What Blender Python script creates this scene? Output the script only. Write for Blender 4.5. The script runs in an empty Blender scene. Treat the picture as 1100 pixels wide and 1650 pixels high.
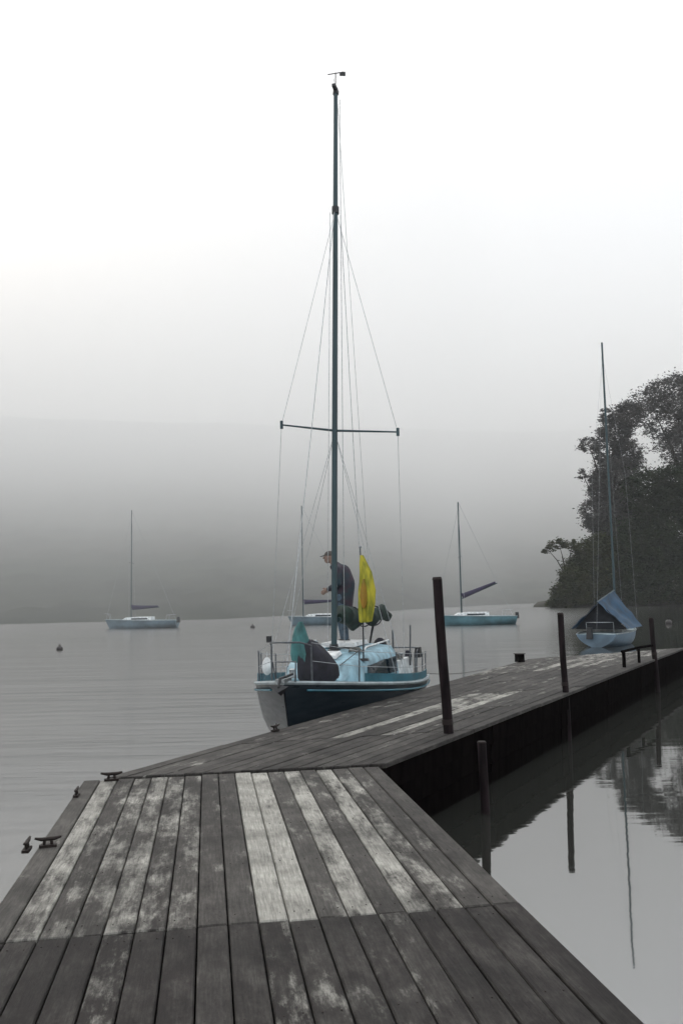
import bpy, bmesh, math, random
from mathutils import Vector, Matrix, noise
random.seed(7)
R = math.radians
SC = bpy.context.scene
COL = SC.collection
PI = math.pi

# ------------------------------------------------------------------ camera
cam_d = bpy.data.cameras.new('camera'); cam = bpy.data.objects.new('camera', cam_d); COL.objects.link(cam)
cam_d.sensor_fit = 'HORIZONTAL'; cam_d.sensor_width = 36.0; cam_d.lens = 36.0*1400/1100
cam_d.clip_start = 0.05; cam_d.clip_end = 6000
EYE = 2.37
cam.matrix_world = Matrix.Translation((0, 0, EYE)) @ Matrix.Rotation(PI/2+math.atan(139/1400), 4, 'X') @ Matrix.Rotation(-0.02, 4, 'Z')
SC.camera = cam

# ------------------------------------------------------------------ world: thin nishita under a bright overcast
SUN_EL, SUN_AZ = R(38), R(-35)        # azimuth from +Y, negative = to the left
W = bpy.data.worlds.new('World'); SC.world = W; W.use_nodes = True
nt = W.node_tree; nt.nodes.clear()
def N(t, typ, **k):
    n = t.nodes.new(typ)
    for a, b in k.items(): setattr(n, a, b)
    return n
wo = N(nt, 'ShaderNodeOutputWorld'); add = N(nt, 'ShaderNodeAddShader')
sky = N(nt, 'ShaderNodeTexSky'); sky.sky_type = 'NISHITA'; sky.sun_disc = False
sky.sun_elevation = SUN_EL; sky.sun_rotation = SUN_AZ; sky.dust_density = 5
bg1 = N(nt, 'ShaderNodeBackground'); bg1.inputs[1].default_value = 0.05
nt.links.new(sky.outputs[0], bg1.inputs[0])
bg2 = N(nt, 'ShaderNodeBackground')
tc = N(nt, 'ShaderNodeTexCoord')
sep = N(nt, 'ShaderNodeSeparateXYZ'); nt.links.new(tc.outputs['Generated'], sep.inputs[0])
# cloud layer brightness rises with elevation and towards the veiled sun
vd = N(nt, 'ShaderNodeVectorMath', operation='DOT_PRODUCT')
vd.inputs[1].default_value = (math.sin(SUN_AZ)*math.cos(SUN_EL), math.cos(SUN_AZ)*math.cos(SUN_EL), math.sin(SUN_EL))
nt.links.new(tc.outputs['Generated'], vd.inputs[0])
g1 = N(nt, 'ShaderNodeMapRange'); g1.inputs[1].default_value = 0.5; g1.inputs[2].default_value = 1.0
g1.inputs[3].default_value = 0.0; g1.inputs[4].default_value = 0.14
nt.links.new(vd.outputs['Value'], g1.inputs[0])
g2 = N(nt, 'ShaderNodeFloatCurve'); cu = g2.mapping.curves[0]      # overcast luminance: zenith about twice the horizon
g2.mapping.use_clip = False; g2.mapping.clip_max_y = 2.0
cu.points[0].location = (0.0, 0.68); cu.points[1].location = (1.0, 1.95)
cu.points.new(0.3, 0.62); cu.points.new(0.57, 0.62); g2.mapping.update()
nt.links.new(sep.outputs['Z'], g2.inputs['Value'])
sm = N(nt, 'ShaderNodeMath', operation='ADD'); nt.links.new(g1.outputs[0], sm.inputs[0]); nt.links.new(g2.outputs[0], sm.inputs[1])
cn = N(nt, 'ShaderNodeTexNoise'); cn.inputs['Scale'].default_value = 1.6; cn.inputs['Detail'].default_value = 2
nt.links.new(tc.outputs['Generated'], cn.inputs['Vector'])
cm = N(nt, 'ShaderNodeMapRange'); cm.inputs[3].default_value = 0.94; cm.inputs[4].default_value = 1.06
nt.links.new(cn.outputs[0], cm.inputs[0])
mu = N(nt, 'ShaderNodeMath', operation='MULTIPLY'); nt.links.new(sm.outputs[0], mu.inputs[0]); nt.links.new(cm.outputs[0], mu.inputs[1])
nt.links.new(mu.outputs[0], bg2.inputs[1]); bg2.inputs[0].default_value = (0.99, 1.0, 0.995, 1)
nt.links.new(bg1.outputs[0], add.inputs[0]); nt.links.new(bg2.outputs[0], add.inputs[1]); nt.links.new(add.outputs[0], wo.inputs[0])

# ------------------------------------------------------------------ veiled sun
sd = bpy.data.lights.new('sun', 'SUN'); sd.energy = 0.6; sd.angle = R(25); sd.color = (1, 0.96, 0.9)
so = bpy.data.objects.new('sun', sd); COL.objects.link(so)
so.rotation_euler = (R(90)-SUN_EL, 0, PI-SUN_AZ)

# ------------------------------------------------------------------ exposure / render
vs = SC.view_settings; vs.view_transform = 'Standard'; vs.look = 'None'; vs.exposure = 0.5; vs.gamma = 1.0; vs.use_curve_mapping = False
SC.render.engine = 'CYCLES'
cy = SC.cycles
cy.use_denoising = True
try: cy.denoiser = 'OPENIMAGEDENOISE'
except Exception: pass
cy.volume_bounces = 3; cy.max_bounces = 8; cy.glossy_bounces = 4; cy.diffuse_bounces = 3

# ------------------------------------------------------------------ helpers
def tag(o, label=None, cat=None, group=None, kind=None):
    if label: o['label'] = label
    if cat: o['category'] = cat
    if group: o['group'] = group
    if kind: o['kind'] = kind
    return o
def empty(name, loc=(0, 0, 0), rz=0.0):
    o = bpy.data.objects.new(name, None); COL.objects.link(o); o.location = loc; o.rotation_euler = (0, 0, rz)
    o.empty_display_size = 0.2
    return o
class MB:
    def __init__(s): s.v = []; s.f = []
    def raw(s, v, f):
        b = len(s.v); s.v += [tuple(p) for p in v]; s.f += [tuple(i+b for i in q) for q in f]; return s
    def box(s, c, size, rot=None, taper=1.0):
        hx, hy, hz = size[0]/2, size[1]/2, size[2]/2
        v = [Vector((sx*hx*(taper if sz > 0 else 1), sy*hy*(taper if sz > 0 else 1), sz*hz)) for sz in (-1, 1) for sy in (-1, 1) for sx in (-1, 1)]
        if rot is not None: v = [rot @ p for p in v]
        v = [p+Vector(c) for p in v]
        return s.raw(v, [(0, 2, 3, 1), (4, 5, 7, 6), (0, 1, 5, 4), (2, 6, 7, 3), (0, 4, 6, 2), (1, 3, 7, 5)])
    def loft(s, rings, cap=True, closed=True):
        n = len(rings[0]); b = len(s.v)
        for r in rings: s.v += [tuple(p) for p in r]
        for i in range(len(rings)-1):
            for j in range(n if closed else n-1):
                k = (j+1) % n
                s.f.append((b+i*n+j, b+i*n+k, b+(i+1)*n+k, b+(i+1)*n+j))
        if cap:
            s.f.append(tuple(b+j for j in reversed(range(n)))); s.f.append(tuple(b+(len(rings)-1)*n+j for j in range(n)))
        return s
    def tube(s, pts, r, n=8, cap=True, flat=1.0):
        pts = [Vector(p) for p in pts]
        rr = r if isinstance(r, (list, tuple)) else [r]*len(pts)
        rings = []; up = None
        for i, p in enumerate(pts):
            t = (pts[min(i+1, len(pts)-1)]-pts[max(i-1, 0)]).normalized()
            if up is None:
                up = Vector((0, 0, 1)) if abs(t.z) < 0.9 else Vector((1, 0, 0))
            a = t.cross(up).normalized(); bb = a.cross(t).normalized(); up = bb
            rings.append([p+a*math.cos(2*PI*k/n)*rr[i]+bb*math.sin(2*PI*k/n)*rr[i]*flat for k in range(n)])
        return s.loft(rings, cap)
    def ball(s, c, rx, ry=None, rz=None, nu=12, nv=8):
        ry = ry or rx; rz = rz or rx
        rings = []
        for i in range(1, nv):
            a = PI*i/nv
            rings.append([(c[0]+rx*math.sin(a)*math.cos(2*PI*k/nu), c[1]+ry*math.sin(a)*math.sin(2*PI*k/nu), c[2]-rz*math.cos(a)) for k in range(nu)])
        return s.loft(rings)
    def lathe(s, c, prof, n=14):
        return s.loft([[(c[0]+r*math.cos(2*PI*k/n), c[1]+r*math.sin(2*PI*k/n), c[2]+z) for k in range(n)] for r, z in prof])
    def mesh(s, name, mat, smooth=False):
        m = bpy.data.meshes.new(name); m.from_pydata(s.v, [], s.f); m.update()
        bm = bmesh.new(); bm.from_mesh(m); bmesh.ops.recalc_face_normals(bm, faces=bm.faces); bm.to_mesh(m); bm.free()
        if mat: m.materials.append(mat)
        if smooth:
            m.polygons.foreach_set('use_smooth', [True]*len(m.polygons))
            try: m.set_sharp_from_angle(angle=R(40))
            except Exception: pass
        return m
    def build(s, name, mat, parent=None, smooth=False):
        o = bpy.data.objects.new(name, s.mesh(name, mat, smooth)); COL.objects.link(o); o.parent = parent
        return o
def copy_tree(o, parent=None):
    c = o.copy(); COL.objects.link(c); c.parent = parent
    for ch in list(o.children): copy_tree(ch, c)
    return c

# ------------------------------------------------------------------ materials
def mat(name, col, rough=0.6, metal=0.0, var=0.25, scale=6.0, bump=0.0, spec=0.5, col2=None, stretch=(1, 1, 1), coat=0.0, space='Object', detail=5):
    m = bpy.data.materials.new(name); m.use_nodes = True; t = m.node_tree; p = t.nodes['Principled BSDF']
    p.inputs['Roughness'].default_value = rough; p.inputs['Metallic'].default_value = metal
    p.inputs['Specular IOR Level'].default_value = spec; p.inputs['Coat Weight'].default_value = coat
    c = N(t, 'ShaderNodeTexCoord'); mp = N(t, 'ShaderNodeMapping'); mp.inputs['Scale'].default_value = stretch
    t.links.new(c.outputs[space], mp.inputs[0])
    n = N(t, 'ShaderNodeTexNoise'); n.inputs['Scale'].default_value = scale; n.inputs['Detail'].default_value = detail
    t.links.new(mp.outputs[0], n.inputs['Vector'])
    mx = N(t, 'ShaderNodeMix', data_type='RGBA')
    a = col2 or tuple(x*(1-var) for x in col)
    mx.inputs[6].default_value = (*a, 1); mx.inputs[7].default_value = (*(min(1, x*(1+(0 if col2 else var))) for x in col), 1)
    r = N(t, 'ShaderNodeMapRange'); r.inputs[1].default_value = 0.35; r.inputs[2].default_value = 0.65
    t.links.new(n.outputs[0], r.inputs[0]); t.links.new(r.outputs[0], mx.inputs[0]); t.links.new(mx.outputs[2], p.inputs['Base Color'])
    rr = N(t, 'ShaderNodeMapRange'); rr.inputs[3].default_value = max(0.02, rough-0.08); rr.inputs[4].default_value = min(1, rough+0.1)
    t.links.new(n.outputs[0], rr.inputs[0]); t.links.new(rr.outputs[0], p.inputs['Roughness'])
    if bump:
        b = N(t, 'ShaderNodeBump'); b.inputs['Strength'].default_value = bump; b.inputs['Distance'].default_value = 0.02
        t.links.new(n.outputs[0], b.inputs['Height']); t.links.new(b.outputs[0], p.inputs['Normal'])
    return m

def wood_mat():
    # per-plank tone through the object colour: R = amount of pale patches (dry wood and painted wet light), G = base tone, B = offset
    m = bpy.data.materials.new('weathered_planks'); m.use_nodes = True; t = m.node_tree; p = t.nodes['Principled BSDF']
    L = t.links.new
    oi = N(t, 'ShaderNodeObjectInfo'); sc = N(t, 'ShaderNodeSeparateColor'); L(oi.outputs['Color'], sc.inputs[0])
    c = N(t, 'ShaderNodeTexCoord')
    off = N(t, 'ShaderNodeVectorMath', operation='ADD'); cmb = N(t, 'ShaderNodeCombineXYZ')
    ms = N(t, 'ShaderNodeMath', operation='MULTIPLY'); ms.inputs[1].default_value = 37.0; L(sc.outputs[2], ms.inputs[0])
    L(ms.outputs[0], cmb.inputs[0]); L(ms.outputs[0], cmb.inputs[1])
    L(c.outputs['Object'], off.inputs[0]); L(cmb.outputs[0], off.inputs[1])
    def noi(scale, stretch, det, rough=0.6):
        mp = N(t, 'ShaderNodeMapping'); mp.inputs['Scale'].default_value = stretch; L(off.outputs[0], mp.inputs[0])
        n = N(t, 'ShaderNodeTexNoise'); n.inputs['Scale'].default_value = scale; n.inputs['Detail'].default_value = det; n.inputs['Roughness'].default_value = rough
        L(mp.outputs[0], n.inputs['Vector']); return n.outputs[0]
    grain = noi(1.0, (90, 5, 30), 6, 0.7)
    blot = noi(1.0, (9, 3.2, 7), 7, 0.78)
    patch = noi(1.0, (6.0, 1.5, 4), 6, 0.68)
    # base colour dark wet brown-grey to mid grey
    b1 = N(t, 'ShaderNodeMix', data_type='RGBA'); b1.inputs[6].default_value = (0.014, 0.011, 0.010, 1); b1.inputs[7].default_value = (0.100, 0.094, 0.085, 1)
    r1 = N(t, 'ShaderNodeMapRange'); r1.inputs[1].default_value = 0.30; r1.inputs[2].default_value = 0.72; L(blot, r1.inputs[0])
    gadd = N(t, 'ShaderNodeMath', operation='MULTIPLY_ADD'); L(sc.outputs[1], gadd.inputs[0]); gadd.inputs[1].default_value = 0.7; L(r1.outputs[0], gadd.inputs[2])
    gs = N(t, 'ShaderNodeMath', operation='SUBTRACT', use_clamp=True); L(gadd.outputs[0], gs.inputs[0]); gs.inputs[1].default_value = 0.35
    L(gs.outputs[0], b1.inputs[0])
    # pale patches, dry wood and painted wet light
    thr = N(t, 'ShaderNodeMath', operation='SUBTRACT'); thr.inputs[0].default_value = 0.80; 
    m2 = N(t, 'ShaderNodeMath', operation='MULTIPLY'); m2.inputs[1].default_value = 0.5; L(sc.outputs[0], m2.inputs[0]); L(m2.outputs[0], thr.inputs[1])
    d = N(t, 'ShaderNodeMath', operation='SUBTRACT')
    pm = N(t, 'ShaderNodeMath', operation='MULTIPLY_ADD'); L(blot, pm.inputs[0]); pm.inputs[1].default_value = 0.35; 
    ps = N(t, 'ShaderNodeMath', operation='MULTIPLY'); L(patch, ps.inputs[0]); ps.inputs[1].default_value = 0.65; L(ps.outputs[0], pm.inputs[2])
    L(pm.outputs[0], d.inputs[0]); L(thr.outputs[0], d.inputs[1])
    dr = N(t, 'ShaderNodeMapRange'); dr.inputs[1].default_value = -0.07; dr.inputs[2].default_value = 0.10; dr.interpolation_type = 'SMOOTHSTEP'; L(d.outputs[0], dr.inputs[0])
    b2 = N(t, 'ShaderNodeMix', data_type='RGBA'); L(b1.outputs[2], b2.inputs[6]); b2.inputs[7].default_value = (0.365, 0.355, 0.318, 1)
    L(dr.outputs[0], b2.inputs[0])
    geo = N(t, 'ShaderNodeNewGeometry'); st = N(t, 'ShaderNodeTexNoise'); st.inputs['Scale'].default_value = 1.7; st.inputs['Detail'].default_value = 6; st.inputs['Roughness'].default_value = 0.65
    L(geo.outputs['Position'], st.inputs['Vector'])
    sr = N(t, 'ShaderNodeMapRange'); sr.inputs[1].default_value = 0.36; sr.inputs[2].default_value = 0.62; sr.inputs[3].default_value = 0.52; sr.inputs[4].default_value = 1.15; L(st.outputs[0], sr.inputs[0])
    bs = N(t, 'ShaderNodeMix', data_type='RGBA', blend_type='MULTIPLY'); bs.inputs[0].default_value = 1.0
    L(b2.outputs[2], bs.inputs[6]); L(sr.outputs[0], bs.inputs[7])
    # grain
    b3 = N(t, 'ShaderNodeMix', data_type='RGBA', blend_type='MULTIPLY'); b3.inputs[0].default_value = 1.0
    gr = N(t, 'ShaderNodeMapRange'); gr.inputs[1].default_value = 0.3; gr.inputs[2].default_value = 0.7; gr.inputs[3].default_value = 0.45; gr.inputs[4].default_value = 1.22
    L(grain, gr.inputs[0]); L(bs.outputs[2], b3.inputs[6]); L(gr.outputs[0], b3.inputs[7])
    L(b3.outputs[2], p.inputs['Base Color'])
    rg = N(t, 'ShaderNodeMapRange'); rg.inputs[3].default_value = 0.62; rg.inputs[4].default_value = 0.9; L(blot, rg.inputs[0]); L(rg.outputs[0], p.inputs['Roughness'])
    p.inputs['Specular IOR Level'].default_value = 0.25
    bp = N(t, 'ShaderNodeBump'); bp.inputs['Strength'].default_value = 0.55; bp.inputs['Distance'].default_value = 0.006
    L(grain, bp.inputs['Height']); L(bp.outputs[0], p.inputs['Normal'])
    return m
M = {}
M['plank'] = wood_mat()
M['dktimber'] = mat('near_black_timber', (0.003, 0.0024, 0.0024), 0.9, var=0.6, scale=9, bump=0.5, stretch=(1, 1, 0.3), spec=0.0)  # near-black, with the shade of the dock side put into the colour
M['pile'] = mat('wet_pile_wood', (0.011, 0.007, 0.008), 0.8, var=0.6, scale=14, bump=0.6, stretch=(1, 1, 0.15), spec=0.12)
M['iron'] = mat('rusty_iron', (0.02, 0.014, 0.012), 0.7, 0.5, scale=30, bump=0.3)
M['navy'] = mat('navy_hull_paint', (0.008, 0.015, 0.022), 0.3, col2=(0.022, 0.030, 0.036), scale=3.5, spec=0.5, stretch=(1, 0.5, 4), bump=0.05)
M['rail'] = mat('pale_toe_rail', (0.26, 0.30, 0.31), 0.5, scale=5)
M['deck'] = mat('pale_deck', (0.30, 0.38, 0.40), 0.6, scale=3)
M['cabin'] = mat('light_blue_cabin', (0.20, 0.33, 0.39), 0.5, scale=5, var=0.4, stretch=(1, 1, 0.5))
M['teal'] = mat('teal_paint', (0.025, 0.12, 0.16), 0.4, scale=3)
M['white'] = mat('white_gelcoat', (0.60, 0.62, 0.62), 0.45, scale=6, var=0.3)
M['dkteal'] = mat('dark_teal_alloy', (0.030, 0.056, 0.064), 0.4, 0.3, scale=4, stretch=(1, 1, 0.1))
M['steel'] = mat('stainless', (0.30, 0.32, 0.33), 0.35, 0.8, scale=20)
M['dksteel'] = mat('dull_rail_steel', (0.10, 0.11, 0.12), 0.45, 0.6, scale=20)
M['ropem'] = mat('grey_rope', (0.12, 0.12, 0.11), 0.9, scale=60, bump=0.5)
M['wire'] = mat('rigging_wire', (0.36, 0.38, 0.39), 0.5, 0.5, scale=20)
M['glass'] = mat('dark_window', (0.006, 0.014, 0.02), 0.08, scale=3)
M['black'] = mat('black_fittings', (0.012, 0.013, 0.015), 0.5, scale=10)
M['cloth_green'] = mat('dark_green_cover', (0.008, 0.022, 0.016), 0.9, scale=9, bump=0.5, var=0.5)
M['bag_dark'] = mat('black_sailbag', (0.012, 0.012, 0.018), 0.85, scale=7, bump=0.5, var=0.5)
M['bag_teal'] = mat('teal_sailcloth', (0.035, 0.12, 0.12), 0.8, scale=6, bump=0.5, var=0.4)
M['yellow'] = mat('yellow_flag_cloth', (0.46, 0.40, 0.03), 0.8, scale=6, bump=0.3, col2=(0.17, 0.18, 0.012), stretch=(3, 3, 0.5))
M['orange'] = mat('orange_flag_panel', (0.36, 0.17, 0.015), 0.8, scale=5, bump=0.3, col2=(0.20, 0.14, 0.01))
M['blueT'] = mat('blue_tarpaulin', (0.003, 0.036, 0.078), 0.7, scale=2.5, bump=0.4, var=0.4)
M['inner'] = mat('tent_shade', (0.006, 0.008, 0.012), 0.9, scale=4)  # shade inside the tent, put into a near-black colour
M['skyhull'] = mat('pale_blue_hull', (0.09, 0.14, 0.185), 0.5, scale=1.5)
M['greyhull'] = mat('grey_blue_hull', (0.10, 0.15, 0.18), 0.5, scale=1.5)
M['tealhull'] = mat('teal_hull', (0.075, 0.17, 0.20), 0.5, scale=1.5)
M['purple'] = mat('purple_sail_cover', (0.025, 0.02, 0.05), 0.8, scale=4)
M['skin'] = mat('skin', (0.24, 0.16, 0.125), 0.6, scale=20, var=0.1)
M['hair'] = mat('brown_cap', (0.07, 0.062, 0.055), 0.9, scale=40, bump=0.4)
M['jacket'] = mat('dark_jacket', (0.016, 0.034, 0.044), 0.85, scale=6, bump=0.4, col2=(0.040, 0.022, 0.034))
M['jeans'] = mat('grey_blue_trousers', (0.06, 0.09, 0.12), 0.9, scale=12, bump=0.3)
M['shoe'] = mat('dark_shoes', (0.02, 0.02, 0.02), 0.6, scale=12)
M['buoy'] = mat('dark_buoy', (0.03, 0.025, 0.025), 0.5, scale=6)
M['bark'] = mat('bark', (0.05, 0.042, 0.035), 0.95, scale=1.0, bump=0.6, stretch=(1, 1, 0.2))
def leaf_mat(name, a, b):
    m = mat(name, b, 0.8, col2=a, scale=0.35, space='Object', spec=0.15)
    return m
M['leaf1'] = leaf_mat('leaves_dark_green', (0.008, 0.018, 0.008), (0.028, 0.045, 0.018))
M['leaf2'] = leaf_mat('leaves_olive', (0.018, 0.028, 0.010), (0.055, 0.062, 0.024))
M['leaf3'] = leaf_mat('leaves_haze_grey', (0.075, 0.08, 0.078), (0.13, 0.125, 0.12))  # haze over the farther trees is put into this paler leaf colour
M['hill'] = mat('wooded_hillside', (0.045, 0.05, 0.04), 0.95, scale=0.05, col2=(0.018, 0.022, 0.018), bump=0.0, spec=0.1, detail=8)
M['bank'] = mat('grassy_shore', (0.03, 0.03, 0.022), 0.95, scale=0.4, bump=0.5, spec=0.1)

# water
def water_mat():
    m = bpy.data.materials.new('lake_water'); m.use_nodes = True; t = m.node_tree; p = t.nodes['Principled BSDF']; L = t.links.new
    p.inputs['Base Color'].default_value = (0.024, 0.025, 0.022, 1); p.inputs['Roughness'].default_value = 0.03; p.inputs['IOR'].default_value = 3.9
    c = N(t, 'ShaderNodeTexCoord')
    def noi(scale, stretch, det):
        mp = N(t, 'ShaderNodeMapping'); mp.inputs['Scale'].default_value = stretch; L(c.outputs['Object'], mp.inputs[0])
        n = N(t, 'ShaderNodeTexNoise'); n.inputs['Scale'].default_value = scale; n.inputs['Detail'].default_value = det
        L(mp.outputs[0], n.inputs['Vector']); return n.outputs[0]
    a = noi(1.0, (0.35, 2.2, 1), 3); b = noi(1.0, (0.05, 0.35, 1), 2)
    ad = N(t, 'ShaderNodeMath', operation='MULTIPLY_ADD'); L(b, ad.inputs[0]); ad.inputs[1].default_value = 3.0; L(a, ad.inputs[2])
    bp = N(t, 'ShaderNodeBump'); bp.inputs['Strength'].default_value = 0.3; bp.inputs['Distance'].default_value = 0.011
    sx = N(t, 'ShaderNodeSeparateXYZ'); L(c.outputs['Object'], sx.inputs[0])
    wl = N(t, 'ShaderNodeMath', operation='MULTIPLY_ADD'); L(sx.outputs[1], wl.inputs[0]); wl.inputs[1].default_value = 0.42; 
    ng = N(t, 'ShaderNodeMath', operation='MULTIPLY'); L(sx.outputs[0], ng.inputs[0]); ng.inputs[1].default_value = -1.0; L(ng.outputs[0], wl.inputs[2])
    mr = N(t, 'ShaderNodeMapRange'); mr.inputs[1].default_value = 1.0; mr.inputs[2].default_value = 9.0; mr.inputs[3].default_value = 0.18; mr.inputs[4].default_value = 1.0
    rm = N(t, 'ShaderNodeMapRange'); rm.inputs[1].default_value = 2.0; rm.inputs[2].default_value = 14.0; rm.inputs[3].default_value = 0.03; rm.inputs[4].default_value = 0.20
    L(wl.outputs[0], rm.inputs[0]); L(rm.outputs[0], p.inputs['Roughness']); L(wl.outputs[0], mr.inputs[0]); L(mr.outputs[0], bp.inputs['Strength'])   # breeze ruffles the open lake, calm in the lee of the dock
    L(ad.outputs[0], bp.inputs['Height']); L(bp.outputs[0], p.inputs['Normal'])
    return m
M['water'] = water_mat()

# ------------------------------------------------------------------ setting: water, hill, shore, haze
wt = MB().raw([(-1450, -150, 0), (1450, -150, 0), (1450, 1500, 0), (-1450, 1500, 0)], [(0, 1, 2, 3)]).build('lake_water', M['water']); tag(wt, kind='structure')

def shore_r(x_az):      # distance of the far shoreline for an azimuth in degrees
    pts = [(-90, 120), (-30, 116), (-20, 116), (-8, 113), (3, 150), (12, 235), (25, 260), (60, 240), (90, 200)]
    for (a0, r0), (a1, r1) in zip(pts, pts[1:]):
        if a0 <= x_az <= a1:
            k = (x_az-a0)/(a1-a0); return r0+(r1-r0)*k
    return pts[0][1] if x_az < 0 else pts[-1][1]
mb = MB(); az = [(-80+i*0.6) for i in range(267)]; rs = [-2, 0, 3, 6, 9, 13, 17, 22, 28, 34, 41, 48, 56, 64, 73, 82, 92, 105, 120, 138, 160, 195, 235, 280, 330, 390, 460, 540, 640, 760, 880, 1000]
for a in az:
    r0 = shore_r(a); ca, sa = math.cos(R(a)), math.sin(R(a))
    for dr in rs:
        r = r0+dr; x, y = r*sa, r*ca
        h = 0.0
        if dr > 0:
            h = 0.13*dr+0.00010*dr*dr
            h += noise.noise(Vector((x*0.012, y*0.012, 3)))*min(1.5, dr*0.01)
            h += abs(noise.noise(Vector((x*0.14, y*0.14, 1))))*min(1.4, dr*0.2)
            h = max(h, 0.2)
        mb.v.append((x, y, h if dr >= 0 else -0.6))
n = len(rs)
for i in range(len(az)-1):
    for j in range(n-1): mb.f.append((i*n+j, (i+1)*n+j, (i+1)*n+j+1, i*n+j+1))
hill = mb.build('wooded_hills', M['hill'], smooth=True); tag(hill, kind='structure')

# low shore under the trees on the right
mb = MB(); ring = []
cx = [37, 40, 48, 60, 80, 110]
rows = []
for k in range(7):
    d = k*6.0
    rows.append([(x+d*0.25-(3 if i == 0 else 0), 146+d+2*math.sin(x*0.4)+(10 if i == 0 else 0)-0.04*(x-30), -0.5 if (k == 0) else min(2.2, 0.5+0.25*k)*(0.35 if i == 0 else 1)) for i, x in enumerate(cx)])
for r_ in rows: mb.v += r_
for k in range(6):
    for i in range(5): mb.f.append((k*6+i, k*6+i+1, (k+1)*6+i+1, (k+1)*6+i))
tag(mb.build('shore_ground', M['bank'], smooth=True), kind='structure')

def volume(name, dens, col):
    m = bpy.data.materials.new(name); m.use_nodes = True; t = m.node_tree; t.nodes.clear()
    o = N(t, 'ShaderNodeOutputMaterial'); v = N(t, 'ShaderNodeVolumePrincipled')
    v.inputs['Density'].default_value = dens; v.inputs['Color'].default_value = (*col, 1); v.inputs['Anisotropy'].default_value = 0.2
    t.links.new(v.outputs[0], o.inputs['Volume']); return m
HZ = volume('haze_air', 0.0003, (0.99, 0.995, 0.995)); FB = volume('fog_bank_air', 0.0033, (0.99, 0.995, 0.995))
hz = MB().box((0, 700, 125), (3000, 1800, 254)).build('haze', HZ); tag(hz, kind='stuff')
poly = [(-1000, 60), (-60, 60), (-16, 58), (12, 95), (30, 150), (75, 200), (160, 230), (1000, 360), (1000, 1450), (-1000, 1450)]
fb = MB().loft([[(x, y, -0.8) for x, y in poly], [(x, y, 245) for x, y in poly]]).build('fog_bank', FB); tag(fb, kind='stuff')

# ------------------------------------------------------------------ trees on the right shore
def tree(label, base, lobes, leafm, n_leaf, leaf=0.55, group='trees on the misty right shore', seed=1):
    rnd = random.Random(seed)
    root = empty('shore_tree', base); tag(root, label, 'tree', group)
    B = Vector(base)
    top = max(lobes, key=lambda l: l[2]); H = top[2]-B.z
    tr = MB()
    bend = rnd.uniform(-1, 1)
    pts = [Vector((bend*0.6*math.sin(k/7*2.5)+(top[0]-B.x)*0.5*(k/7)**1.5, 0, H*0.85*k/7-0.5)) for k in range(8)]
    tr.tube(pts, [H*0.018*(1-0.11*k)+0.05 for k in range(8)], 8)
    tr.build('trunk', M['bark'], root, True)
    for (x, y, z, rx, rz) in lobes:
        e = Vector((x, y, z))-B
        k = min(6, max(1, int(7*(e.z*0.6)/(H*0.85))))
        s_ = pts[k]
        mid = (s_+e)/2+Vector((0, 0, 0.08*(e-s_).length))
        MB().tube([s_, mid, e], [H*0.007+0.06, H*0.004+0.04, 0.03], 6).build('limb', M['bark'], root, True)
    V = []; F = []
    tot = sum(rx*rx*rz for *_, rx, rz in lobes)
    for (x, y, z, rx, rz) in lobes:
        cnt = int(n_leaf*rx*rx*rz/tot)+150
        ncl = max(8, cnt//38)
        for _ in range(ncl):
            # clump centre, biased to the shell
            while True:
                p = Vector((rnd.uniform(-1, 1), rnd.uniform(-1, 1), rnd.uniform(-1, 1)))
                if 0.15 < p.length < 1: break
            p = p.normalized()*(p.length**0.45)*(1+0.25*noise.noise(p*2.3+Vector((x, y, z))))
            c = Vector((x-B.x+p.x*rx, y-B.y+p.y*rx*0.8, z-B.z+p.z*rz))
            cr = rnd.uniform(0.5, 1.3)*min(1.4, 0.25*rx+0.15)
            for _ in range(38):
                q = c+Vector((rnd.gauss(0, cr*0.6), rnd.gauss(0, cr*0.6), rnd.gauss(0, cr*0.36)))
                a = rnd.uniform(0, 2*PI); l = leaf*rnd.uniform(0.5, 1.2)
                u = Vector((math.cos(a), math.sin(a), rnd.uniform(-0.6, 0.4))).normalized()*l
                w = u.cross(Vector((rnd.uniform(-1, 1), rnd.uniform(-1, 1), 1))).normalized()*l*0.55
                i = len(V); V += [q-u*0.5, q+w*0.5, q+u*0.5, q-w*0.5]; F.append((i, i+1, i+2, i+3))
    m = bpy.data.meshes.new('crown'); m.from_pydata([tuple(v) for v in V], [], F); m.materials.append(leafm)
    o = bpy.data.objects.new('crown', m); COL.objects.link(o); o.parent = root
    return root
def P(px, py, D=150):   # helper for shaping crowns in metres across and up at the shore
    return ((px-550)/1400*D*1.0+0.0, (957-py)/1400*D+EYE)
def lob(D, *L):
    out = []
    for (px, py, rx, rz, dy) in L:
        x, z = P(px, py, D); out.append((x, D+dy, z, rx*D/1400, rz*D/1400))
    return out
tree('low spreading tree leaning left over the water, at the tip of the wooded shore', (40, 152, 0.6), lob(150, (935, 935, 34, 34, 0), (975, 915, 40, 48, 2), (915, 958, 26, 20, 1), (950, 895, 22, 20, 0), (918, 880, 14, 8, -1), (897, 877, 12, 7, -1), (878, 885, 9, 7, -1), (905, 972, 22, 12, 0)), M['leaf2'], 60000, seed=3)
tree('tall haze-greyed tree with an open top, behind the mast of the tented boat', (48, 158, 1.0), lob(156, (965, 830, 26, 30, 0), (1000, 850, 40, 45, 0), (995, 775, 34, 38, 0), (960, 790, 14, 18, -1), (953, 718, 16, 12, -1), (975, 730, 15, 12, 0), (998, 695, 26, 24, 0), (1020, 735, 26, 26, 1), (1025, 668, 24, 22, 0), (985, 668, 14, 10, 0), (940, 765, 8, 9, -1)), M['leaf3'], 60000, seed=4)
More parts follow.
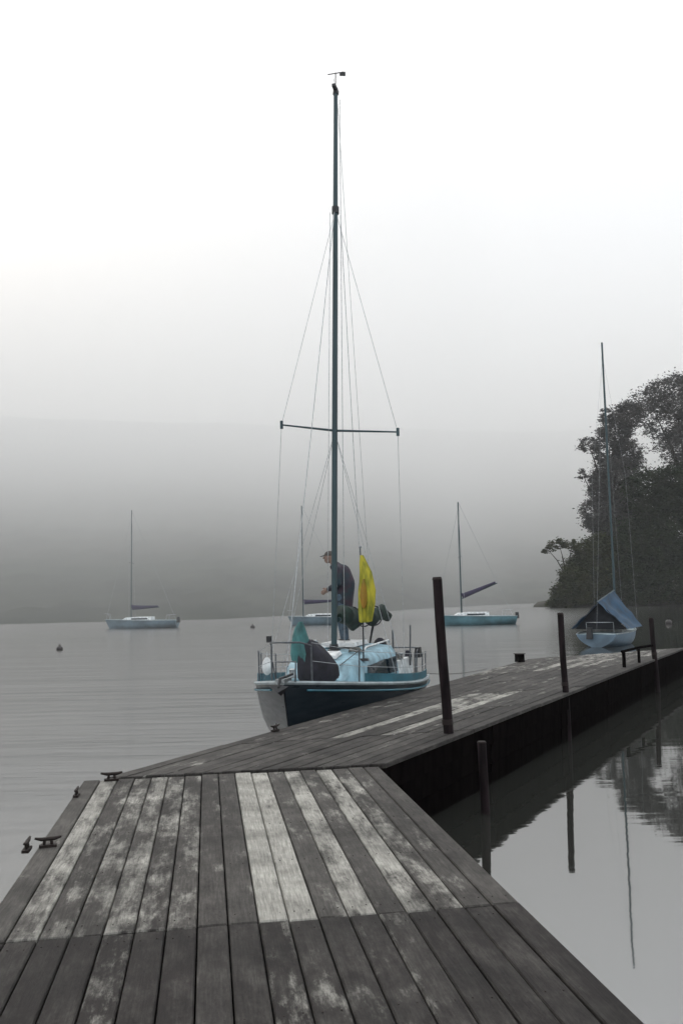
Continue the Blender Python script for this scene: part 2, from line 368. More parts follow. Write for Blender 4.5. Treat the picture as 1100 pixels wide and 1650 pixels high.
tree('broad dark green tree below the tall ones, filling the right edge of the shore', (57, 153, 1.0), lob(150, (1040, 885, 50, 60, 0), (1085, 860, 55, 80, 1), (1045, 795, 38, 36, 0), (1105, 790, 50, 40, 0), (1010, 935, 40, 38, -1), (1070, 940, 50, 36, -1)), M['leaf1'], 90000, seed=5)
tree('tallest tree on the shore, its haze-greyed crown cut by the right edge', (66, 163, 1.2), lob(160, (1060, 650, 32, 28, 0), (1100, 640, 44, 36, 0), (1145, 650, 50, 50, 0), (1080, 690, 34, 20, 0), (1130, 720, 60, 40, 0), (1160, 800, 70, 80, 0)), M['leaf3'], 60000, seed=6)
tree('dark tree at the far right of the shore, mostly outside the picture', (76, 155, 1.2), lob(150, (1180, 900, 70, 70, 0), (1240, 800, 80, 90, 0), (1200, 720, 50, 50, 0)), M['leaf1'], 40000, seed=8)
def shrub(label, x, y, w, h, seed):
    rnd = random.Random(seed); root = empty('shore_shrub', (x, y, 0.3)); tag(root, label, 'shrub', 'shrubs along the right shore')
    for k in range(4):
        a = rnd.uniform(-0.8, 0.8); MB().tube([(0, 0, -0.2), (a*w*0.4, 0, h*0.7)], [0.08, 0.03], 5).build('stem', M['bark'], root)
    V = []; F = []
    for _ in range(5000):
        t = rnd.uniform(-1, 1); hh = h*math.sqrt(max(0, 1-t*t))*(0.8+0.3*noise.noise(Vector((t*4, seed, 0))))
        q = Vector((t*w/2, rnd.uniform(-1, 1)*1.6, rnd.random()**0.7*hh)); a = rnd.uniform(0, 6.28); l = rnd.uniform(0.15, 0.42)
        u = Vector((math.cos(a), math.sin(a), rnd.uniform(-.6, .6)))*l; v = u.cross(Vector((rnd.uniform(-1, 1), rnd.uniform(-1, 1), 1))).normalized()*l*0.6
        i = len(V); V += [q-u*.5, q+v*.5, q+u*.5, q-v*.5]; F.append((i, i+1, i+2, i+3))
    m = bpy.data.meshes.new('foliage'); m.from_pydata([tuple(v) for v in V], [], F); m.materials.append(M['leaf1'] if seed % 2 else M['leaf2'])
    o = bpy.data.objects.new('foliage', m); COL.objects.link(o); o.parent = root
shrub('low olive shrub at the waterline under the leaning tree', 39, 148.5, 9, 3.4, 12)
shrub('dark shrub at the waterline behind the tented boat', 46.5, 148, 9, 4.2, 13)
shrub('olive shrub at the waterline right of the tented boat', 54.5, 148, 10, 4.5, 14)
shrub('dark shrub at the waterline by the right edge of the picture', 63, 147.5, 11, 4.8, 15)

# ------------------------------------------------------------------ the dock
DZ = 0.77; TH = 0.045
dock = empty('wooden_dock', (-1, 4, 0)); tag(dock, 'weathered grey plank dock that bends to the right and runs out over the lake', 'dock')
DO = Vector((-1, 4, 0))
rnd = random.Random(21)
def plank(c00, c10, c11, c01, amount, tone, name='plank', th=TH, z=DZ, mat_=None, gap=0.004, lab=None):
    """a board from its four plan corners (near-left, near-right, far-right, far-left)"""
    a, b, c, d = [Vector((p[0], p[1], 0)) for p in (c00, c10, c11, c01)]
    o = (a+b)/2; yd = ((c+d)/2-o); Ln = yd.length; ang = math.atan2(-yd.x, yd.y)
    rot = Matrix.Rotation(-ang, 3, 'Z')
    q = [rot @ (p-o) for p in (a, b, c, d)]
    q[0].x += gap; q[3].x += gap; q[1].x -= gap; q[2].x -= gap
    q[0].y += 0.006; q[1].y += 0.006; q[2].y -= 0.006; q[3].y -= 0.006
    ch = 0.007; v = []
    for p in q: v.append((p.x, p.y, -th))
    for p in q: v.append((p.x, p.y, -ch))
    sgn = [(1, 1), (-1, 1), (-1, -1), (1, -1)]
    for p, s in zip(q, sgn): v.append((p.x+ch*s[0], p.y+ch*s[1], 0))
    f = [(3, 2, 1, 0), (8, 9, 10, 11)]
    for k in range(4):
        l = (k+1) % 4; f.append((k, l, 4+l, 4+k)); f.append((4+k, 4+l, 8+l, 8+k))
    ob = MB().raw(v, f).build(name, mat_ or M['plank'], dock)
    ob.location = (o.x-DO.x, o.y-DO.y, z+rnd.uniform(-0.004, 0.004)); ob.rotation_euler = (0, rnd.uniform(-0.008, 0.008), ang)
    ob.color = (amount, tone, rnd.random(), 1)
    if lab: ob['label'] = lab
    return ob
R1 = Vector((0.306, 8.472)); C1 = Vector((-2.268, 8.07)); d1 = Vector((-0.154, 0.988)).normalized(); w1 = Vector((-0.988, -0.154)).normalized()
NP = 18; W1 = 2.72
bays = [0, 3.8, 7.6, 11.4]
pale = {}   # far bay: index from the right edge -> pale amount
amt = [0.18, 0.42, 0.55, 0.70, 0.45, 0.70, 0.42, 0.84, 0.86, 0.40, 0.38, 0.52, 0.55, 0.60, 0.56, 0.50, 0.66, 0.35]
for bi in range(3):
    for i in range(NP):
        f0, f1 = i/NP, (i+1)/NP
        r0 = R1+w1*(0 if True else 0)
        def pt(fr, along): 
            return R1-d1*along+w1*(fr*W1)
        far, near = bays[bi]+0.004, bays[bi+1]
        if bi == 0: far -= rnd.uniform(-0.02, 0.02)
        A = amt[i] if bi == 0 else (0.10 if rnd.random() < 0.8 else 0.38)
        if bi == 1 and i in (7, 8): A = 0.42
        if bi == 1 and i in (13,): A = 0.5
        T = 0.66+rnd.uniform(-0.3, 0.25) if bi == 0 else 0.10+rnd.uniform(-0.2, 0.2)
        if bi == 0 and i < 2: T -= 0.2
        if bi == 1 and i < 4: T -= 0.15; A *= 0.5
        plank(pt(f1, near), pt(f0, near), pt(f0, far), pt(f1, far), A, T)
nl = MB()
for al in (0.12, 1.0, 1.9, 2.8, 3.68, 3.92, 4.8, 5.7):
    for i in range(NP):
        for q in (0.25, 0.75):
            c = R1-d1*(al+rnd.uniform(-0.012, 0.012))+w1*((i+q)/NP*W1)
            nl.lathe((c.x-DO.x, c.y-DO.y, DZ+0.001), [(0.0045, 0), (0.0045, 0.002), (0.002, 0.003)], 6)
tag(nl.build('nail_heads', M['iron'], dock), kind='stuff')
# segment two: tapered run of boards between its two edges
E_R = Vector((9.8, 25.2)); E_L = Vector((4.566, 21.92)); NB = 15; KB = 7
def s2(fr, k):
    a = R1.lerp(C1, fr); b = E_R.lerp(E_L, fr); return a.lerp(b, k)
kb = [0, 0.13, 0.27, 0.41, 0.55, 0.69, 0.84, 1.0]
for b in range(KB):
    for i in range(NB):
        k0, k1 = kb[b], kb[b+1]
        st = 0.0
        A = rnd.choice([0.15, 0.25, 0.35, 0.45]); T = 0.36+rnd.uniform(-0.15, 0.25)
        if b in (1, 2) and i in (5, 8): A = 0.72; T = 0.6  # light streaks on the wet deck, put in as paler boards
        if b in (2,) and i in (6, 7): A = 0.6  # middle of the painted wet-light streaks
        if b in (5, 6): A += 0.25; T += 0.15
        if i < 2: A *= 0.3; T -= 0.15
        off = 0.02 if b == 0 else 0
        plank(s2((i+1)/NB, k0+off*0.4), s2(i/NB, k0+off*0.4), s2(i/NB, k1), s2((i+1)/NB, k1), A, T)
# fascia boards along the edges, added shade skirts, bearers, piles
def edge_board(p, q, zt, h, th, name='edge_board', out=0.0):
    p, q = Vector(p), Vector(q); d = (q-p); L_ = d.length; ang = math.atan2(d.y, d.x)
    o = MB().box((L_/2, 0, 0), (L_, th, h)).build(name, M['dktimber'], dock)
    o.location = (p.x-DO.x, p.y-DO.y, zt-h/2); o.rotation_euler = (0, 0, ang); return o
inn = 0.05
uR = (E_R-R1).normalized(); nR = Vector((uR.y, -uR.x)); uL = (E_L-C1).normalized(); nL = Vector((-uL.y, uL.x))
def run(p, q, nrm, parts):
    for k in range(parts):
        a = Vector(p).lerp(Vector(q), k/parts); b = Vector(p).lerp(Vector(q), (k+1)/parts-0.002)
        edge_board(a-nrm*inn, b-nrm*inn, DZ-TH-0.003, 0.22, 0.06)
        edge_board(a-nrm*(inn+0.02), b-nrm*(inn+0.02), DZ-TH-0.235, 0.24, 0.05, 'shade_skirt')  # added boards down to the water, standing in for the dark below deck
        edge_board(a-nrm*(inn+0.03), b-nrm*(inn+0.03), DZ-TH-0.485, 0.30, 0.05, 'shade_skirt')
run(R1, E_R, nR, 6); run(C1, E_L, nL, 6); run(E_R, E_L, (E_R-E_L).normalized().orthogonal()*-1 if False else Vector((-(E_R-E_L).normalized().y, (E_R-E_L).normalized().x)), 2)
run(R1-d1*11.3, R1-d1*0.12, -w1, 3); run(R1-d1*11.3+w1*W1, R1-d1*0.4+w1*W1, w1, 3)
for k in range(24):
    a = s2(0.04, (k+0.5)/24); b = s2(0.96, (k+0.5)/24); edge_board(a, b, DZ-TH-0.004, 0.14, 0.08, 'bearer')
for k in range(14):
    a = R1-d1*(0.3+k*0.8)+w1*0.1; edge_board(a, a+w1*(W1-0.2), DZ-TH-0.004, 0.14, 0.08, 'bearer')
def pile(x, y, zb, zt, r, name='pile'):
    o = MB().tube([(0, 0, zb), (0, 0, zt)], [r, r*0.95], 10).build(name, M['pile'], dock, True); o.location = (x-DO.x, y-DO.y, 0); return o
for k in range(7):
    for fr in (0.10, 0.90):
        p = s2(fr, 0.05+k*0.15); pile(p.x, p.y, -1.2, DZ-TH-0.02, 0.09)
for k in range(4):
    for fr in (0.3, W1-0.3):
        p = R1-d1*(0.6+k*3.1)+w1*fr; pile(p.x, p.y, -1.2, DZ-TH-0.02, 0.09)
# curbs / fittings on the deck edge
def cleat(x, y, rz, s=1.0, lab=None):
    m = MB(); m.box((0, 0, 0.012*s), (0.16*s, 0.06*s, 0.024*s)); m.tube([(-0.035*s, 0, 0.02*s), (-0.03*s, 0, 0.07*s)], 0.014*s, 8); m.tube([(0.035*s, 0, 0.02*s), (0.03*s, 0, 0.07*s)], 0.014*s, 8)
    m.tube([(-0.12*s, 0, 0.088*s), (-0.06*s, 0, 0.075*s), (0.06*s, 0, 0.075*s), (0.12*s, 0, 0.088*s)], [0.010*s, 0.018*s, 0.018*s, 0.010*s], 8)
    o = m.build('mooring_cleat', M['iron'], dock, True); o.location = (x-DO.x, y-DO.y, DZ+0.003); o.rotation_euler = (0, 0, rz)
    if lab: o['label'] = lab
cleat(-2.09, 5.84, 1.72, 0.75, 'small rusty iron cleat at the left edge of the near dock'); cleat(-1.98, 5.92, 0.3, 0.7, 'rusty iron cleat set back beside the edge one')
cleat(-2.25, 7.42, 1.7, 0.7); cleat(-2.12, 8.03, 0.25, 0.8, 'iron cleat on the corner where the dock bends'); cleat(-0.86, 10.80, 1.1, 0.8)
# square bollard block on the far left edge
bo = empty('bollard_block', (4.18, 21.0, DZ+0.003), R(-62)); tag(bo, 'squat dark square bollard block on the far left edge of the dock', 'bollard')
MB().box((0, 0, 0.09), (0.17, 0.17, 0.18), taper=0.94).build('post_block', M['dktimber'], bo); MB().box((0, 0, 0.19), (0.20, 0.20, 0.02)).build('cap', M['iron'], bo)
# split knot in the boards at the right edge
# ------------------------------------------------------------------ mooring posts
def post(label, base, top, r, cap=True):
    b = Vector(base); root = empty('mooring_post', base); tag(root, label, 'post', 'dark mooring posts on the right side of the dock')
    t = Vector(top)-b; dirn = t.normalized(); k = 8
    lo = -(b.z+1.2)/dirn.z
    pts = [dirn*(lo+(t.length-lo)*i/k)+Vector((math.sin(i*1.7)*0.004, math.cos(i*2.1)*0.004, 0)) for i in range(k+1)]
    MB().tube(pts, [r*(1.05-0.012*i) for i in range(k+1)], 10).build('shaft', M['pile'], root, True)
    if cap: MB().tube([t, t+dirn*0.03], [r*1.05, r*0.85], 10).build('cap', M['iron'], root, True)
    MB().tube([dirn*0.10-dirn*0.0, dirn*0.16], r*1.12, 10).build('band', M['iron'], root, True)
    return root
post('tallest dark wooden post, leaning left, nearest on the right dock edge', (1.20, 10.40, DZ), (1.125, 10.42, 2.57), 0.060)
post('upright black post on the right dock edge, second one out', (3.60, 14.43, DZ), (3.58, 14.47, 2.03), 0.052)
post('shortest far post at the dock edge holding the low handrail', (7.42, 21.05, DZ), (7.40, 21.10, 1.72), 0.058)
r4 = empty('stub_pile', (1.50, 9.75, 0)); tag(r4, 'stub pile standing in the water in the inner corner of the dock', 'post')
MB().tube([(0.02, 0, -1.2), (0, 0, 0.2), (-0.012, 0, 0.76)], [0.052, 0.050, 0.048], 10).build('shaft', M['pile'], r4, True)
MB().tube([(-0.012, 0, 0.76), (-0.012, 0, 0.775)], [0.05, 0.045], 10).build('cap', M['iron'], r4, True)
# low handrail
hr = empty('low_handrail', (6.0, 18.9, DZ)); tag(hr, 'low dark handrail along the dock edge, ending at the far post', 'handrail')
MB().box((0, 0, 0.16), (0.06, 0.06, 0.32)).build('leg', M['dktimber'], hr)
MB().tube([(-0.06, -0.08, 0.34), (0.6, 0.95, 0.345), (1.36, 2.10, 0.33)], 0.03, 8).build('top_rail', M['dktimber'], hr, True)
MB().box((0.70, 1.12, 0.16), (0.05, 0.05, 0.32)).build('leg', M['dktimber'], hr)

# ------------------------------------------------------------------ sailing boats
def hull_rings(L, B, zb, zs, draft, rake=0.5, ns=18, nt_=9, stern=0.78, inset=0.0):
    rings = []
    for i in range(ns+1):
        s = i/ns
        f = (1-(1-min(1, s/0.58))**2.1)**0.85 if s < 0.58 else 1-(1-stern)*((s-0.58)/0.42)**1.8
        hb = max(0.012, B/2*f-inset); sh = zb+(zs-zb)*(1-(1-s)**1.6); dr = draft*(0.25+0.75*math.sin(PI*min(1, 0.15+s*0.85)))
        side = []
        for k in range(nt_):
            t = k/(nt_-1)
            xx = hb*(1-(1-t)**(2.0+2.2*(1-abs(2*s-1))))*(0.86+0.14*t)
            if s < 0.3: xx = hb*((t**(1.0+0.9*(1-s/0.3)))*(1-s/0.3)+(1-(1-t)**2.6)*(s/0.3)*(0.88+0.12*t))
            z = -dr+(sh+dr)*(t**1.15)
            y = s*L+rake*(1-t)**1.0*(1-s)**5-(0.0 if s < 0.9 else 0)
            side.append((xx, y, z))
        rings.append([(-x, y, z) for x, y, z in reversed(side)]+[(x, y, z) for x, y, z in side[1:]])
    return rings
def halfb(s, B, stern=0.78): return B/2*((1-(1-min(1, s/0.58))**2.1)**0.85 if s < 0.58 else 1-(1-stern)*((s-0.58)/0.42)**1.8)
def sheer(s, zb, zs): return zb+(zs-zb)*(1-(1-s)**1.6)
def make_hull(root, L, B, zb, zs, draft, m_hull, m_deck, m_rail, rr=0.022, boot=None, stern=0.78):
    rings = hull_rings(L, B, zb, zs, draft, stern=stern)
    h = MB(); h.loft(rings, cap=False, closed=False)
    n_ = len(rings[0]); b0 = (len(rings)-1)*n_; h.f.append(tuple(b0+j for j in range(n_)))      # transom
    h.build('hull', m_hull, root, True)
    dk = MB(); prev = None
    dr = []
    for i in range(25):
        s = i/24; hb = max(0.006, halfb(s, B, stern)-0.012); z = sheer(s, zb, zs)-0.02
        dr.append([(-hb, s*L+0.01*(1-s), z), (-hb*0.5, s*L, z+0.03*hb), (0, s*L, z+0.045*hb), (hb*0.5, s*L, z+0.03*hb), (hb, s*L+0.01*(1-s), z)])
    dk.loft(dr, cap=False, closed=False); dk.build('deck', m_deck, root, True)
    pts = [(-halfb(s/24, B, stern), s/24*L, sheer(s/24, zb, zs)+rr*0.5) for s in range(24, 0, -1)]+[(0, -0.03, zb+rr*0.5)]+[(halfb(s/24, B, stern), s/24*L, sheer(s/24, zb, zs)+rr*0.5) for s in range(1, 25)]
    t = MB().tube(pts, rr, 6); t.build('toe_rail', m_rail, root, True)
    return rings
# ---- the boat moored at the dock
BW = Vector((-0.86, 12.30)); BA = R(-13.5)
L_, B_, ZB, ZS = 6.5, 2.66, 1.20, 0.74
boat = empty('sailboat', (BW.x, BW.y, 0), BA); tag(boat, 'navy hulled sailing boat with light blue cabin and tall bare mast, moored alongside the dock', 'sailboat')
make_hull(boat, L_, B_, ZB, ZS, 0.35, M['navy'], M['deck'], M['rail'], rr=0.03, stern=0.84)
# boot stripe / rubbing strake
pts = [(halfb(s/24, B_, .84)+0.012, s/24*L_, sheer(s/24, ZB, ZS)-0.09) for s in range(1, 25)]
MB().tube(pts, 0.016, 6).build('rubbing_strake', M['teal'], boat, True)
pts = [(-halfb(s/24, B_, .84)-0.012, s/24*L_, sheer(s/24, ZB, ZS)-0.09) for s in range(1, 25)]
MB().tube(pts, 0.016, 6).build('rubbing_strake', M['teal'], boat, True)
# cabin trunk
def trunk(secs):
    r_ = []
    for (y, hw, z0, z1, rnd_) in secs:
        r_.append([(-hw, y, z0), (-hw*0.93, y, z0+(z1-z0)*0.75), (-hw*0.82, y, z1-0.03), (-hw*0.4, y, z1+0.01), (hw*0.4, y, z1+0.01), (hw*0.82, y, z1-0.03), (hw*0.93, y, z0+(z1-z0)*0.75), (hw, y, z0)])
    return MB().loft(r_)
trunk([(1.75, 0.50, 1.0, 1.10, 0), (2.0, 0.60, 0.98, 1.34, 0), (2.9, 0.80, 0.92, 1.47, 0), (4.5, 0.86, 0.80, 1.50, 0)]).build('cabin', M['cabin'], boat, True)
MB().box((0.0, 3.75, 1.555), (0.62, 1.2, 0.07), taper=0.94).build('sliding_hatch', M['white'], boat)
MB().box((0.0, 2.35, 1.44), (0.46, 0.42, 0.05), Matrix.Rotation(R(8), 3, 'X'), 0.9).build('fore_hatch', M['white'], boat)
for sx in (-1, 1):
    w = MB(); yy = [2.35, 3.0, 3.3]
    v = [(sx*0.742, 2.45, 1.08), (sx*0.852, 3.35, 1.05), (sx*0.815, 3.35, 1.30), (sx*0.705, 2.5, 1.25)]
    w.raw([(a+sx*0.006, b, c) for a, b, c in v]+[(a-sx*0.03, b, c) for a, b, c in v], [(0, 1, 2, 3), (7, 6, 5, 4), (0, 4, 5, 1), (1, 5, 6, 2), (2, 6, 7, 3), (3, 7, 4, 0)])
    w.build('window', M['glass'], boat)
    v = [(sx*0.862, 3.50, 1.04), (sx*0.876, 4.2, 1.02), (sx*0.838, 4.2, 1.29), (sx*0.822, 3.5, 1.29)]
    MB().raw([(a+sx*0.006, b, c) for a, b, c in v]+[(a-sx*0.03, b, c) for a, b, c in v], [(0, 1, 2, 3), (7, 6, 5, 4), (0, 4, 5, 1), (1, 5, 6, 2), (2, 6, 7, 3), (3, 7, 4, 0)]).build('window', M['glass'], boat)
    MB().tube([(sx*0.62, 2.5, 1.50), (sx*0.64, 2.6, 1.55), (sx*0.70, 4.3, 1.58), (sx*0.70, 4.4, 1.52)], 0.016, 6).build('grab_rail', M['white'], boat, True)
    # cockpit coaming, bulwark panel
    MB().box((sx*0.80, 5.35, 1.0), (0.09, 1.75, 0.34), taper=0.9).build('coaming', M['white'], boat)
    MB().box((sx*0.60, 5.35, 0.93), (0.34, 1.7, 0.08)).build('cockpit_seat', M['deck'], boat)
    MB().lathe((sx*0.80, 5.0, 1.17), [(0.06, 0), (0.045, 0.03), (0.04, 0.09), (0.06, 0.11), (0.055, 0.125)]).build('winch', M['steel'], boat, True)
    # teal weather cloth strip between stanchions
    cl = []
    for k in range(13):
        s = 0.22+0.70*k/12; hb = halfb(s, B_, .84)-0.03; z = sheer(s, ZB, ZS)
        cl.append([(sx*hb, s*L_, z+0.04), (sx*(hb-0.015), s*L_, z+0.04), (sx*(hb-0.015), s*L_, z+0.17), (sx*hb, s*L_, z+0.17)])
    MB().loft(cl).build('bulwark_strip', M['teal'], boat, True)
    stp = []
    for s in (0.20, 0.38, 0.56, 0.74, 0.90):
        hb = halfb(s, B_, .84)-0.05; z = sheer(s, ZB, ZS)
        MB().tube([(sx*hb, s*L_, z), (sx*(hb+0.01), s*L_, z+0.52)], 0.012, 6).build('stanchion', M['dksteel'], boat, True); stp.append((sx*(hb+0.01), s*L_, z))
    pp = (sx*0.30, 0.42, ZB+0.54)
    for h in (0.5, 0.27): MB().tube([pp if h == 0.5 else (sx*0.30, 0.42, ZB+0.28)]+[(x, y, z+h) for x, y, z in stp], 0.0045, 5).build('lifeline', M['wire'], boat)
# pulpit and pushpit
MB().tube([(-0.30, 0.42, ZB), (-0.30, 0.40, ZB+0.5), (-0.22, 0.12, ZB+0.56), (0, -0.06, ZB+0.57), (0.22, 0.12, ZB+0.56), (0.30, 0.40, ZB+0.5), (0.30, 0.42, ZB)], 0.014, 8).build('pulpit', M['dksteel'], boat, True)
MB().tube([(-0.14, 0.12, ZB), (-0.17, 0.05, ZB+0.3), (0, -0.04, ZB+0.3), (0.17, 0.05, ZB+0.3), (0.14, 0.12, ZB)], 0.011, 8).build('pulpit', M['dksteel'], boat, True)
zz = sheer(0.97, ZB, ZS)
MB().tube([(-1.0, 5.6, zz), (-1.02, 5.65, zz+0.55), (-0.95, 6.3, zz+0.58), (0, 6.42, zz+0.58), (0.95, 6.3, zz+0.58), (1.02, 5.65, zz+0.55), (1.0, 5.6, zz)], 0.015, 8).build('pushpit', M['dksteel'], boat, True)
for x in (-0.9, 0.9): MB().tube([(x, 6.25, zz), (x, 6.3, zz+0.56)], 0.014, 6).build('pushpit_leg', M['steel'], boat, True)
MB().box((0.98, 6.05, zz+0.50), (0.12, 0.28, 0.20), taper=0.8).build('horseshoe_holder', M['black'], boat)
MB().box((0, 5.3, 0.80), (0.8, 1.7, 0.05)).build('cockpit_sole', M['deck'], boat)
MB().tube([(0.05, 6.3, 0.95), (0.1, 5.3, 1.25)], [0.02, 0.028], 8).build('tiller', M['white'], boat, True)
MB().box((0, 6.6, 0.15), (0.05, 0.3, 1.3)).build('rudder', M['white'], boat)
# bow roller and anchor, light on the pulpit
MB().box((0, 0.02, ZB+0.045), (0.13, 0.36, 0.05)).build('bow_roller', M['steel'], boat)
a = MB(); a.tube([(0, 0.45, ZB+0.09), (0, -0.16, ZB+0.08), (0, -0.22, ZB-0.03)], 0.018, 6); a.raw([(0, -0.1, ZB-0.16), (-0.14, -0.2, ZB-0.02), (0, -0.26, ZB-0.10), (0.14, -0.2, ZB-0.02), (0, -0.2, ZB+0.0)], [(0, 1, 2), (0, 2, 3), (4, 2, 1), (4, 3, 2), (0, 4, 1), (0, 3, 4)])
a.build('anchor', M['black'], boat)
MB().box((-0.30, 0.30, ZB+0.60), (0.06, 0.07, 0.09)).build('navigation_light', M['black'], boat)
for (x, y, z) in ((0.35, 1.55, 1.13), (-0.38, 1.7, 1.12)):
    MB().lathe((x, y, z), [(0.07, 0), (0.07, 0.04), (0.05, 0.09), (0.055, 0.13), (0.02, 0.15)]).build('vent', M['steel'], boat, True)
for (x, y, z, rr0) in ((0.42, 2.75, 1.46, 0.12), (0.75, 4.9, 1.20, 0.11), (-0.35, 2.9, 1.48, 0.10)):
    pts = [(x+(rr0-0.012*(k//12))*math.cos(2*PI*k/12), y+(rr0-0.012*(k//12))*math.sin(2*PI*k/12), z+0.006*k/4+0.01*math.sin(k*1.7)) for k in range(48)]
    MB().tube(pts, 0.011, 5).build('coiled_line', M['ropem'], boat, True)
for sx in (-1, 1):
    MB().tube([(sx*0.35, 1.9, 1.30), (sx*0.50, 2.5, 1.47), (sx*0.55, 4.7, 1.54)], 0.007, 5).build('deck_line', M['black'], boat)
    MB().box((sx*0.80, 5.9, 1.22), (0.10, 0.34, 0.14), taper=0.7).build('cushion', M['bag_dark'], boat)
MB().tube([(0.62, 5.2, 1.0), (0.62, 5.2, 1.72)], 0.02, 6).build('boathook', M['dksteel'], boat)
MB().tube([(0.86, 5.75, 1.0), (0.88, 5.77, 1.80)], 0.018, 6).build('flagstaff', M['dksteel'], boat)
MB().lathe((0.45, 4.75, 1.0), [(0.16, 0), (0.15, 0.45), (0.10, 0.55), (0.04, 0.60)]).build('cockpit_bag', M['bag_dark'], boat, True)
MB().box((-0.15, 5.0, 1.18), (0.7, 0.25, 0.30), taper=0.8).build('spray_dodger', M['white'], boat)
# rig
MY = 2.93; MT = 11.62
MB().tube([(0, MY, 1.42), (0.065, MY, 4.3), (0.15, MY, 8.0), (0.23, MY, MT)], [0.064, 0.064, 0.060, 0.048], 14, flat=0.78).build('mast', M['dkteal'], boat, True)
MB().lathe((0, MY, 1.44), [(0.13, 0), (0.12, 0.05), (0.08, 0.06), (0.075, 0.14)]).build('mast_step', M['black'], boat, True)
mh = MB(); mh.tube([(0.23, MY, MT-0.05), (0.23, MY, MT+0.06)], [0.056, 0.045], 10); mh.box((0.23, MY-0.02, MT+0.05), (0.07, 0.26, 0.05)); mh.build('masthead', M['black'], boat, True)
wv = MB(); wv.tube([(0.23, MY, MT+0.05), (0.24, MY-0.02, MT+0.36)], 0.009, 6); wv.tube([(0.09, MY, MT+0.36), (0.39, MY, MT+0.36)], 0.009, 6)
wv.raw([(0.31, MY, MT+0.30), (0.42, MY, MT+0.28), (0.42, MY, MT+0.36), (0.31, MY, MT+0.355), (0.31, MY+0.01, MT+0.30), (0.42, MY+0.01, MT+0.28), (0.42, MY+0.01, MT+0.36), (0.31, MY+0.01, MT+0.355)], [(0, 1, 2, 3), (4, 5, 6, 7), (0, 1, 5, 4), (1, 2, 6, 5), (2, 3, 7, 6), (3, 0, 4, 7)])
wv.build('wind_vane', M['black'], boat)
an = MB().tube([(0.21, MY+0.05, MT), (0.19, MY+0.05, MT+0.30)], 0.005, 5).build('aerial', M['wire'], boat)
MB().tube([(0.18, MY, 9.30), (0.182, MY, 9.42)], 0.078, 12, flat=0.85).build('mast_band', M['black'], boat, True)
# spreaders run a little skew to the beam
SL = Vector((-0.76, MY-0.42, 5.40)); SR = Vector((1.19, MY+0.14, 5.25)); MC = Vector((0.088, MY, 5.32))
for e in (SL, SR):
    sp = MB().tube([MC, (MC+e)/2, e], [0.022, 0.018, 0.014], 8).build('spreader', M['dkteal'], boat, True)
    MB().tube([e+Vector((0, 0, -0.07)), e+Vector((0, 0, 0.07))], 0.028, 8).build('spreader_tip', M['dkteal'], sp, True)
CH = {-1: Vector((-1.20, MY+0.15, 1.0)), 1: Vector((1.20, MY+0.15, 1.0))}
def wire(a, b, r=0.0045, name='stay', m='wire'): MB().tube([a, b], r, 5).build(name, M[m], boat)
wire((0.18, MY, 9.36), SL, name='shroud'); wire(SL, CH[-1], name='shroud'); wire((0.18, MY, 9.36), SR, name='shroud'); wire(SR, CH[1], name='shroud')
for sx in (-1, 1):
    wire((0.09, MY, 5.3), (sx*1.15, MY-0.35, 1.02), name='shroud'); wire((0.09, MY, 5.3), (sx*1.15, MY+0.55, 0.98), name='shroud')
wire((0.18, MY-0.05, 9.36), (0, 0.10, ZB+0.05), 0.007, name='forestay'); wire((0.23, MY+0.1, MT), (0.0, 6.45, 0.85), name='backstay')
wire((0.28, MY+0.1, MT-0.1), (0.16, MY+0.12, 1.6), 0.006, name='halyard'); wire((0.10, MY-0.08, 9.3), (-0.09, MY-0.09, 1.6), 0.005, name='halyard')
wire((0.25, MY+0.1, 9.3), (0.50, MY+0.2, 1.5), 0.006, name='halyard')
# boom with dark cover
bo_ = MB().tube([(0.06, MY+0.08, 2.0), (0.42, 5.9, 2.02)], 0.045, 8).build('boom', M['dkteal'], boat, True)
cv = []; rr_ = random.Random(5)
for k in range(15):
    t = k/14; c = Vector((0.08+0.36*t, MY+0.15+2.85*t, 2.03+0.05*math.sin(k*1.3)))
    w = 0.8*(0.12+0.03*math.sin(k*1.9)+0.06*(1-t))*(0.35 if k in (0, 14) else 1); h = 0.8*(0.15+0.03*math.sin(k*2.3+1)+0.09*(1-t))*(0.4 if k in (0, 14) else 1)
    cv.append([(c.x+w*math.cos(a_)*(1+0.1*math.sin(3*a_+k)), c.y, c.z+h*math.sin(a_)*(1+0.12*math.cos(2*a_+k))) for a_ in [2*PI*j/14 for j in range(14)]])
MB().loft(cv).build('sail_cover', M['cloth_green'], boat, True)
for k in (3, 6, 9):
    t = k/14; c = (0.08+0.36*t, MY+0.15+2.85*t, 2.0)
    MB().tube([(c[0]+0.16*math.cos(a_), c[1], c[2]+0.02+0.19*math.sin(a_)) for a_ in [2*PI*j/16 for j in range(17)]], 0.012, 5).build('sail_tie', M['bag_dark'], boat)
MB().tube([(0.30, MY+2.0, 1.9), (0.20, MY+2.2, 1.62), (0.10, MY+2.35, 1.2)], [0.03, 0.02, 0.015], 6).build('mainsheet', M['black'], boat)

def in_boat(x, y, z):
    c, s = math.cos(BA), math.sin(BA); return Vector((BW.x+x*c-y*s, BW.y+x*s+y*c, z))
